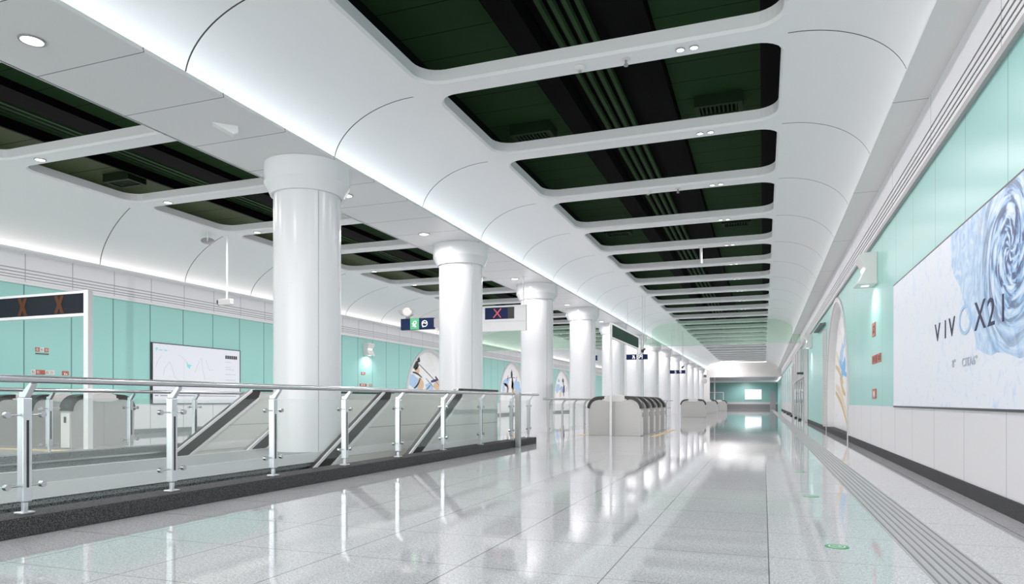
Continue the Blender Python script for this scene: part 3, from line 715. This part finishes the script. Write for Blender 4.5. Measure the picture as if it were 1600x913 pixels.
# ------------------------------------------------------------------ arched niches with paintings
def niche(label, x, sgn, cy, hw, depth, artm, ztop=3.93, strokes=()):
    """sgn: direction out of the wall into the hall"""
    t = thing('arch_niche', label, 'wall niche', (x, cy, 0))
    back = -sgn*depth
    o_ = arch_outline(0, hw, .0, ztop)
    mb = MB(); n = len(o_)
    for a, b in zip(o_, o_[1:]): mb.poly([(0,*a),(0,*b),(back,*b),(back,*a)])
    obj('jamb', mb, 'white_paint', t, smooth=True)
    mb = MB(); mb.prism([(p[0], max(.15, p[1])) for p in o_], 'x', *sorted((back, back-sgn*.03))); art = obj('painting', mb, artm, t)
    mb = MB(); mb.box(*sorted((back-sgn*.03, 0)), -hw, hw, 0, .15); obj('sill', mb, 'granite_dark', t)
    w = .24
    out = arch_outline(0, hw+w, .0, min(ztop+w*.55, 4.062)); mb = MB()
    for i in range(len(o_)-1):
        a, b, c_, d = o_[i], o_[i+1], out[i+1], out[i]
        X = sgn*.035
        mb.poly([(X,*a),(X,*b),(X,*c_),(X,*d)]); mb.poly([(0,*c_),(0,*d),(X,*d),(X,*c_)]); mb.poly([(0,*a),(0,*b),(X,*b),(X,*a)])
    obj('frame', mb, 'trim_light', t, smooth=True)
    fx = back + sgn*.006
    for (m, polys) in strokes:
        for k_, pl in enumerate(polys): obj('brush_stroke', MB().prism(pl, 'x', *sorted((back, fx + sgn*.001*k_))), m, art)
    return t
mat('trim_light', (.62,.61,.61), .4)
def blob(cy, cz, ry, rz, n=14, j=.22, rot=0):
    q = []
    for i in range(n):
        a = 2*PI*i/n; r = 1 + random.uniform(-j, j); u, v = ry*r*math.cos(a), rz*r*math.sin(a)
        q.append((cy + u*math.cos(rot) - v*math.sin(rot), cz + u*math.sin(rot) + v*math.cos(rot)))
    return q
def line(a, b, w, bend=0., n=6):
    q, q2 = [], []
    v = Vector((b[0]-a[0], b[1]-a[1])); nn = Vector((-v.y, v.x)).normalized()
    for i in range(n+1):
        s = i/n; k = bend*math.sin(PI*s); ww = w*(.4+.6*math.sin(PI*(s*.8+.15)))/2
        p = Vector(a) + v*s + nn*k; q.append(tuple(p+nn*ww)); q2.append(tuple(p-nn*ww))
    return q + q2[::-1]
S1 = [('sky_blue', [blob(-1.75,2.1,.75,.42,rot=-.3), blob(.15,1.85,.5,.25)]),
      ('tan', [blob(-1.35,2.75,.28,.22), blob(-.95,1.95,.34,.4), blob(1.5,1.95,.8,.3)]),
      ('ink_black', [blob(-1.5,3.02,.34,.25,rot=.4), blob(-1.18,3.38,.16,.16), line((-1.9,2.65),(-.8,2.38),.10,.06), line((-1.0,2.35),(-1.75,1.75),.13,.1), line((-1.2,3.15),(1.6,1.9),.045,.02), line((-.2,1.7),(.3,2.0),.06), line((-.3,2.35),(.7,1.85),.03)]),
      ('ink_navy', [line((.35,2.18),(1.3,2.32),.16), line((.9,2.5),(1.5,2.15),.14)])]
S2 = [('sky_blue', [blob(-1.2,2.5,.7,.28,rot=.3), blob(1.3,2.2,.7,.5), blob(1.9,1.9,.4,.3), blob(-1.7,2.0,.3,.3)]),
      ('tan', [blob(-.75,1.95,.2,.45), blob(.3,2.1,.28,.4), blob(.9,1.6,.4,.25)]),
      ('ink_black', [blob(.1,3.1,.18,.3), blob(.25,2.4,.22,.42), line((.1,3.5),(.15,2.6),.09), line((-.9,2.75),(1.0,2.85),.05,.08), line((.5,2.1),(.2,1.4),.12)]),
      ('ink_navy', [line((-1.7,2.3),(-.6,2.0),.22,.12), line((-.75,2.2),(-1.0,1.5),.14), line((-.9,2.55),(-.7,3.0),.08), line((1.1,2.7),(1.3,3.0),.06)])]
S3 = [('sky_blue', [blob(-1.1,2.3,.7,.4,rot=.3), blob(.3,2.2,.5,.3), blob(-.8,3.0,.3,.15)]),
      ('tan', [blob(.8,2.8,.2,.16), blob(-.2,1.7,.3,.25)]),
      ('ink_black', [blob(.7,3.05,.3,.2), line((.9,2.9),(1.0,1.6),.12), line((-.6,2.1),(.2,2.5),.06), line((2,2.0),(2.1,2.5),.06)]),
      ('ink_navy', [blob(1.0,2.2,.32,.4), line((.5,2.3),(1.0,1.5),.14), line((-.9,3.2),(-.7,2.9),.08)])]
mat('gold', (.66,.47,.24), .5); mat('pale_gold', (.78,.68,.50), .5); mat('vivid_blue', (.18,.48,.80), .5)
S0 = [('sky_blue', [blob(.7,2.35,.6,.3,rot=-.4), blob(-.5,2.9,.5,.25,rot=-.4)]),
      ('vivid_blue', [blob(.1,2.0,.6,.22,rot=-.3), line((1.2,2.3),(-.8,1.75),.2,.1)]),
      ('gold', [line((2.4,2.15),(.2,1.55),.16,-.1), line((1.0,1.75),(-.4,1.2),.2,.1), line((2.4,1.3),(-1.0,.30),.16,-.15)]),
      ('pale_gold', [line((2.4,1.5),(-.9,.55),.24,-.2), line((2.3,2.6),(.9,1.9),.2,-.1)])]
niche('tall arched niche with a white, gold and blue painting in the right wall', XR, -1, 22.45, 3.05, .20, 'art_gold', strokes=S0)
niche('arched niche with a black haired figure painting, left of the second column', XL, 1, 36.0, 2.75, .16, 'art_paper', strokes=S1)
niche('arched niche with a blue and black painting between the second and third columns', XL, 1, 50.05, 2.75, .16, 'art_paper', strokes=S2)
niche('arched niche with a blue painting between the third and fourth columns', XL, 1, 64.0, 2.75, .16, 'art_paper', strokes=S3)
# beaded pilaster and ledge beyond the right niche
t = thing('beaded_pilaster', 'narrow beaded pilaster strip on the right wall just beyond the arched niche', 'pilaster', (XR-.002, 25.80, 0))
mb = MB(); mb.box(-.09, 0, -.02, .50, .15, 3.5); obj('strip', mb, 'steel_satin', t)
mb = MB()
for i in range(64):
    z = .25 + i*.05
    mb.box(-.10, -.09, .06, .20, z, z+.028); mb.box(-.10, -.09, .26, .42, z, z+.028); mb.box(-.08, -.02, -.03, -.02, z, z+.028)
bd = obj('beads', mb, 'plate_white', t); bd['kind'] = 'stuff'
mb = MB(); mb.prism([(0,3.70),(-.18,3.70),(-.18,3.74),(0,3.76)], 'y', 26.2, 29.5); o = obj('wall_ledge', mb, 'shelf_grey', loc=(XR-.002,0,0)); tag(o, 'thin dark ledge on the right wall beyond the arched niche top', 'ledge')

# ------------------------------------------------------------------ posters
def yz_prism(mb, pts, x0, x1): mb.prism(pts, 'x', *sorted((x0, x1)))
def text(body, size, x, y, z, m, parent, facing, name='lettering', ext=.002, sx=1., spacing=1.):
    cu = bpy.data.curves.new(name, 'FONT'); cu.body = body; cu.size = size; cu.extrude = ext; cu.space_character = spacing
    cu.materials.append(M[m]); o = bpy.data.objects.new(name, cu); C.objects.link(o); o.parent = parent; o.location = (x, y, z)
    # facing -1: printed on the right wall (reads towards -Y); +1: on the left wall (reads towards +Y)
    bpy.context.view_layer.update()
    me = bpy.data.meshes.new_from_object(o.evaluated_get(bpy.context.evaluated_depsgraph_get()))
    me.materials.clear(); me.materials.append(M[m]); bpy.data.objects.remove(o)
    o = bpy.data.objects.new(name, me); C.objects.link(o); o.parent = parent; o.location = (x, y, z)
    o.rotation_euler = (PI/2, 0, -PI/2 if facing < 0 else PI/2); o.scale = (sx, 1, 1)
    return o
# big advertising poster, right wall
ad = thing('wall_poster', 'huge pale blue advertising poster with dark lettering on the right wall', 'poster', (XR, 0, 0))
YA, YB, ZA, ZB_ = 5.0, 12.72, .935, 2.885
mb = MB(); mb.box(-.03, -.001, YA-.03, YB+.03, ZA-.025, ZB_+.025); obj('frame', mb, 'poster_frame', ad)
mb = MB(); mb.box(-.034, -.028, YA, YB, ZA, ZB_); pp = obj('sheet', mb, 'art_frost', ad)
sw = [(9.05,ZB_),(9.02,2.70),(9.0,2.53),(8.85,2.38),(8.65,2.25),(8.53,2.1),(8.43,1.97),(8.28,1.83),(8.12,1.70),(8.06,1.60),(8.03,1.53),(7.8,1.47),(7.57,1.43),(7.4,1.45),(7.17,1.43),(6.8,1.36),(6.4,1.38),(6.0,1.31),(5.5,1.34),(YA,1.29),(YA,ZB_)]
mb = MB(); yz_prism(mb, sw, -.036, -.034); obj('water_print', mb, 'art_swirl', pp)
x = -.038
for ch, sz, y, z, w_ in (('V',.31,9.80,1.74,1.45),('I',.31,9.33,1.74,1.3),('V',.31,9.12,1.74,1.45),('X',.41,8.10,1.71,1.3),('2',.38,7.68,1.71,1.25),('1',.36,7.33,1.71,1.25)):
    text(ch, sz, x, y, z, 'print_ink', pp, -1, sx=w_)
mb = MB(); q_ = [2*PI*i/28 for i in range(28)]; ring = [(8.44+.24*math.cos(a), 1.865+.16*math.sin(a)) for a in q_]; ri = [(8.44+.195*math.cos(a), 1.865+.125*math.sin(a)) for a in q_]
for i in range(28): j = (i+1) % 28; yz_prism(mb, [ring[i],ring[j],ri[j],ri[i]], -.040, -.036)
obj('lettering', mb, 'sky_blue', pp)
text('8°', .12, x, 8.97, 1.385, 'print_grey', pp, -1, sx=1.5)
text('CITA6°', .125, x, 8.56, 1.375, 'print_grey', pp, -1, sx=1.45)
# map board, left wall
mp = thing('wall_map', 'white line map board on the far teal wall, left of the nearest column', 'poster', (XL, 0, 0))
mb = MB(); mb.box(.001, .05, 16.50, 20.43, .92, 2.89); obj('frame', mb, 'poster_frame', mp)
mb = MB(); mb.box(.05, .055, 16.55, 20.38, .95, 2.86); sh_ = obj('sheet', mb, 'poster_paper', mp)
def pl(pts, w=.012, m='print_grey', nm='map_line'):
    mb = MB()
    for a, b in zip(pts, pts[1:]): yz_prism(mb, line(a, b, w, 0, 1), .055, .058)
    obj(nm, mb, m, sh_)
pl([(17.55,2.55),(17.8,2.42),(17.95,2.25)]); pl([(16.95,1.85),(17.0,2.1),(17.2,2.3),(17.3,2.1),(17.4,1.8),(17.6,1.7)]); pl([(18.25,2.0),(18.4,2.3),(18.55,2.5),(18.6,2.1),(18.7,1.75)]); pl([(18.75,2.45),(18.85,2.2),(18.9,2.1),(19.1,2.12)]); pl([(16.65,2.1),(16.75,2.35),(16.9,2.5)])
pl([(17.78,.95),(17.78,2.4)], .006)
for a, b, z in ((19.67,19.95,2.42),(19.67,19.92,2.24),(19.67,20.1,2.16),(19.67,20.2,1.98),(19.67,20.15,1.78)): pl([(a,z),(b,z)], .02)
mb = MB(); yz_prism(mb, [(17.9,2.35),(17.98,2.25),(18.13,2.24),(18.05,2.18),(18.03,2.1),(17.92,2.18)], .055, .06); obj('map_symbol', mb, 'print_cyan', sh_)
mb = MB(); yz_prism(mb, [(16.63,2.72),(16.68,2.62),(16.74,2.73)], .055, .06); obj('map_symbol', mb, 'print_cyan', sh_); pl([(16.78,2.66),(16.92,2.66)], .05, 'print_cyan', 'heading'); pl([(16.98,2.66),(17.1,2.66)], .06, 'print_cyan', 'heading')
mb = MB()
for i in range(6): yz_prism(mb, [(19.66+i*.1,2.54),(19.74+i*.1,2.54),(19.74+i*.1,2.66),(19.66+i*.1,2.66)], .055, .06)
obj('heading', mb, 'print_dark', sh_)
pl([(16.62,1.20),(16.75,1.20)], .04, 'print_dark', 'heading'); pl([(16.83,1.20),(20.2,1.20)], .028, 'print_dark', 'heading')
# screen at the hall end
t = thing('wall_screen', 'blank white lit screen on the dark teal wall at the hall end', 'screen', (0, YE+24, 0))
mb = MB(); mb.box(-2.7, -.25, -.09, 0, 1.33, 2.9); obj('frame', mb, 'end_white', t); mat('screen_lit', (.8,.82,.9), .4, emit=.3, ecol=(.85,.88,1)); mb = MB(); mb.box(-2.64, -.31, -.1, -.09, 1.39, 2.84); obj('display', mb, 'screen_lit', t)

# ------------------------------------------------------------------ red plates
def plate_sign(label, x, sgn, y0, y1, z0, z1, marks, m='red_plate', mm='plate_white'):
    t = thing('wall_plate', label, 'sign plate', (x, 0, 0))
    mb = MB(); mb.box(*sorted((sgn*.001, sgn*.014)), y0, y1, z0, z1); p = obj('plate', mb, m, t)
    mb = MB(); w, h = y1-y0, z1-z0
    for (a, b, c_, d) in marks: mb.box(*sorted((sgn*.013, sgn*.017)), y0+a*w, y0+b*w, z0+c_*h, z0+d*h)
    obj('lettering', mb, mm, p); return t
MK = [(.2,.3,.2,.8),(.3,.7,.65,.75),(.6,.7,.2,.6),(.35,.5,.25,.35)]
MK2 = [(.3,.38,.15,.8),(.62,.7,.15,.8),(.42,.58,.3,.7)]
plate_sign('upper small red plate under the wall lamp on the right wall', XR, -1, 14.84, 15.22, 2.28, 2.54, MK, mm='orange_mark')
plate_sign('wider red plate of the middle pair on the right wall', XR, -1, 14.64, 15.24, 1.74, 1.90, [(.1,.14,.1,.9),(.3,.34,.1,.9),(.5,.6,.2,.8),(.75,.8,.1,.9)], mm='orange_mark')
plate_sign('narrower red plate of the middle pair on the right wall, nearer the poster', XR, -1, 14.2, 14.52, 1.74, 1.90, MK, mm='orange_mark')
plate_sign('lowest red plate with white figures on the right wall just over the white panels', XR, -1, 14.75, 15.2, 1.06, 1.25, MK2)
for i in range(3):
    y = 12.84 + i*.125
    plate_sign(['left red seal plate of the trio high on the far teal wall beyond the railing', 'middle grey seal plate of the trio high on the far teal wall beyond the railing', 'right red seal plate of the trio high on the far teal wall beyond the railing'][i], XL, 1, y, y+.1, 2.34, 2.45, MK, 'red_plate' if i != 1 else 'plate_white', 'plate_white' if i != 1 else 'plate_dark')
mb = MB(); mb.box(.001,.012,12.84,13.2,2.27,2.30); o = obj('wall_caption', mb, 'plate_dark', loc=(XL,0,0)); tag(o, 'thin dark caption line below the trio of seal plates on the far wall', 'sign plate')
for i, (m, mm, lab) in enumerate([('plate_white','plate_dark','pale mottled plate at the left end of the row just above the handrail'), ('red_plate','plate_white','red cross plate second in the row just above the handrail'), ('red_plate','red_plate','plain red plate in the middle of the row just above the handrail'), ('plate_white','plate_dark','pale plate fourth in the row just above the handrail'), ('plate_white','red_plate','pale plate with red mark at the right end of the row above the handrail')]):
    y = 12.72 + i*.13; plate_sign(lab, XL, 1, y, y+.115, 1.73, 1.85, MK, m, mm)
plate_sign('single red plate with white figure right of the plate row above the handrail', XL, 1, 13.58, 13.77, 1.73, 1.85, [(.3,.45,.1,.6),(.55,.75,.1,.4)])
plate_sign('red plate under the wall lamp on the far wall left of the second column', XL, 1, 28.62, 28.98, 2.31, 2.43, MK)
plate_sign('wider red plate low under the far wall lamp, above the handrail', XL, 1, 28.5, 29.1, 1.74, 1.87, MK)
plate_sign('small red plate right of the wide one under the far wall lamp', XL, 1, 29.35, 29.58, 1.74, 1.87, MK)

# ------------------------------------------------------------------ wall lamps
def make_sconce(label):
    t = thing('wall_lamp', label, 'wall lamp', (0,0,0), group='faceted wall lamps')
    mb = MB(); mb.prism([(0,0),(-.36,-.0),(-.30,.07),(-.2,.30),(-.33,.53),(-.26,.60),(0,.60)], 'y', 0, .55); obj('shade', mb, 'end_white', t, bevel=.008)
    mb = MB(); mb.box(-.235,-.19,.12,.43,.275,.325); obj('light_slit', mb, 'lamp_dim', t)
    mb = MB(); mb.box(-.24,-.12,.2,.35,-.008,-.002); obj('lens', mb, 'lamp_dim', t); return t
sc0 = make_sconce('faceted white wall lamp on the right wall between poster and arched niche'); sc0.location = (XR, 14.64, 3.25)
copy_tree(sc0, (XR, 33.3, 3.40), 'small lit wall lamp far down the right wall beyond the niche')
copy_tree(sc0, (XL, 29.35, 3.25), 'faceted white wall lamp on the far teal wall, right of the nearest column', rz=PI)
for (x, y) in ((XR-.34, 14.9), (XR-.34, 33.55), (XL+.34, 29.1)):
    lamp_light((x, y, 3.2), 38, .05, ang=150, rot=(0, (-.35 if x > 0 else .35), 0))

# ------------------------------------------------------------------ right wall beyond the niche: doors and panels
mb = MB(); mb.box(-.16, 0, 36.3, 36.75, 0, ZT); o = obj('steel_pilaster', mb, 'steel_satin', loc=(XR-.004,0,0), bevel=.01); tag(o, 'full height brushed steel pilaster on the right wall before the glass doors', 'pilaster')
d1 = MB()
for y in (36.8, 39.6, 42.4, 45.2, 48.0, 51.4, 53.9): d1.box(XR-.10, XR-.005, y-.06, y+.06, 0, 3.6 if y > 50 else 4.05)
d1.box(XR-.10, XR-.005, 36.8, 48, 2.25, 2.40); d1.box(XR-.06, XR-.004, 42.4, 53.9, 2.4, 4.05)
D1 = struct('door_1', d1, 'steel_satin')
mb = MB(); mb.box(XR-.05, XR-.03, 36.86, 53.8, .04, 2.25); o = obj('door_glass', mb, 'door_glass', D1)
mb = MB(); mb.box(XR-.035, XR-.003, 48.06, 53.84, .0, 4.05); obj('door_panel', mb, 'wainscot_right', D1)
mb = MB()
for y in (39.2, 40.0, 44.8): mb.tube([(XR-.17, y, .9), (XR-.17, y, 1.6)], .025, 8); mb.tube([(XR-.17,y,1.0),(XR-.08,y,1.0)], .02, 8); mb.tube([(XR-.17,y,1.5),(XR-.08,y,1.5)], .02, 8)
obj('door_handle', mb, 'steel', D1)
for i, y in enumerate((40.2, 45.0, 52.0, 60.5, 70.0)):
    mb = MB(); mb.box(XR-.24, XR-.12, y, y+1.1, 0.001, .09); o = obj('door_stop', mb, 'dark_plastic', bevel=.01); tag(o, f'{ORD[i]} low black floor block along the right wall past the steel pilaster', 'floor block', 'black floor blocks')
mb = MB()
for a, b in ((56,58),(61,62.5),(66,69),(73,75),(79,80.5),(84,86)): mb.box(XR-.04, XR-.001, a, b, .15, 3.7)
struct('trim_6', mb, 'wainscot_right')
mb = MB(); mb.box(-.05, 0, -.12, .12, 2.42, 2.5); o = None
t = thing('door_closer', 'dark bracket fixed high on the glass doors past the steel pilaster', 'bracket', (XR-.1, 38.6, 2.42)); mb = MB(); mb.box(-.3, 0, -.1, .1, .0, .1); obj('bracket', mb, 'dark_plastic', t)

# ------------------------------------------------------------------ floor fittings
t = thing('tactile_strip', 'ridged grey guide strip running along the floor by the right wall', 'floor strip', (0,0,0))
mat('strip_grey', (.44,.43,.43), .35)
mb = MB(); mb.box(.885, 1.235, Y0, YE+8, .0005, .003); obj('base', mb, 'strip_grey', t)
mb = MB()
for i in range(7): x0 = .90 + i*.0517; mb.box(x0, x0+.012, Y0, YE+8, .003, .006)
obj('ridge', mb, 'ridge', t)
def sticker(label, y):
    t = thing('floor_sticker', label, 'floor sticker', (.475, y, .0006), group='green floor stickers')
    mb = MB(); mb.lathe([(.078,0),(.078,.002)], n=28); obj('disc', mb, 'sticker_green', t)
    mb = MB(); mb.lathe([(.055,.002),(.055,.0032)], n=24); r_ = obj('ring', mb, 'plate_white', t)
    mb = MB(); mb.lathe([(.045,.0032),(.045,.004)], n=24); q_ = obj('center', mb, 'sticker_green', t)
    mb = MB(); mb.prism([(-.03,-.008),(.012,-.008),(.012,-.022),(.035,0),(.012,.022),(.012,.008),(-.03,.008)], 'z', .004, .0048); obj('arrow', mb, 'plate_white', t)
for l, y in (('nearest round green floor sticker', 5.22), ('middle one of three round green floor stickers', 7.91), ('farthest round green floor sticker of the three', 10.6)): sticker(l + ' beside the ridged strip', y)

# ------------------------------------------------------------------ far end bits
mb = MB(); mb.box(.8, 1.5, 96.9, 97.5, 0, 2.35); o = obj('info_kiosk', mb, 'grey_box', bevel=.02); tag(o, 'tall plain grey cabinet at the far end by the right wall', 'cabinet')
t = thing('ticket_booth', 'pale glazed ticket booth behind the last gate at the hall end', 'booth', (-7.2, 100, 0))
mb = MB(); mb.box(-1.6, 2.0, 0, 1.2, 0, .9); obj('counter', mb, 'end_white', t); mb = MB(); mb.box(-1.55, 1.95, 0, .03, .9, 2.25); obj('glass_screen', mb, 'door_glass', t)
mb = MB()
for a in (-1.6, -.0, 1.9): mb.box(a, a+.1, -.02, .06, .9, 2.3)
mb.box(-1.6, 2.0, -.02, .06, 2.25, 2.35); obj('frame', mb, 'end_white', t)
mb = MB(); mb.box(-6.25, -6.10, 96, 96.15, 0, 4.3); o = obj('slim_post', mb, 'white_paint'); tag(o, 'slim white floor to ceiling post at the hall end opening', 'post')
t = thing('round_sign', 'round grey sign on the last column of the row', 'sign', (XC+CR+.12, colY[-1]-.5, 3.4)); mb = MB(); mb.tube([(0,0,0),(0,-.05,0)], .3, 24); obj('disc', mb, 'trim_grey', t, smooth=True); mb = MB(); mb.box(-.08,.02,-.02,.1,-.05,.05); obj('bracket', mb, 'steel', t)
t = thing('bench', 'grey metal bench in the side hall seen through the curved-post railing', 'bench', (-9.6, 33.0, 0))
mb = MB()
for i in range(4): mb.box(-.9, .9, -.24+i*.125, -.14+i*.125, .40, .44)
obj('seat', mb, 'shelf_grey', t)
for xx in (-.7, .7):
    mb = MB(); mb.box(xx-.04, xx+.04, -.22, .22, 0, .40); obj('leg', mb, 'shelf_grey', t)
# passage downlight, then spots without fixtures
for i, x in enumerate((-3.3,)):
    pl_ = make_downlight('passage_downlight', .2, 'bright lamp under the far beam opening', None); pl_.location = (x, 89.5, 4.3)
for y in (92, 99, 105, 109.5): lamp_light((-2.6, y, 4.2), 600)  # added spots with no visible source, brighten the dark passage
lamp_light((-3.9, 85.6, 4.6), 260, .1, ang=170, rot=(math.radians(80), 0, 0))
mb = MB(); mb.box(-.2,1.9,0,.3,4.0,4.05); o = obj('ceiling_light', mb, 'lamp', loc=(0,88.62,.18)); tag(o, 'long light panel under the far beam by the right wall', 'light')

# ------------------------------------------------------------------ camera, world, view
cam = bpy.data.cameras.new('Camera'); co = bpy.data.objects.new('Camera', cam); C.objects.link(co)
cam.sensor_width = 36; cam.lens = 36*1075/1600; cam.shift_y = (628-456.5)/1600; cam.clip_end = 400; cam.clip_start = .05
co.location = (0,0,1.0); co.rotation_euler = (PI/2, 0, math.atan(393/1075))
bpy.context.scene.camera = co
w = bpy.data.worlds.new('World'); bpy.context.scene.world = w; w.use_nodes = True
w.node_tree.nodes['Background'].inputs[0].default_value = (1,1,1,1); w.node_tree.nodes['Background'].inputs[1].default_value = 3.6  # plain bright background, added fill entering by the open front of the hall
S = bpy.context.scene
S.view_settings.view_transform = 'Standard'; S.view_settings.look = 'None'; S.view_settings.exposure = .27; S.view_settings.gamma = 1.
cy = S.cycles; cy.use_denoising = True; cy.max_bounces = 10; cy.diffuse_bounces = 6; cy.glossy_bounces = 4; cy.transparent_max_bounces = 24; cy.sample_clamp_indirect = 8; cy.caustics_reflective = False; cy.caustics_refractive = False
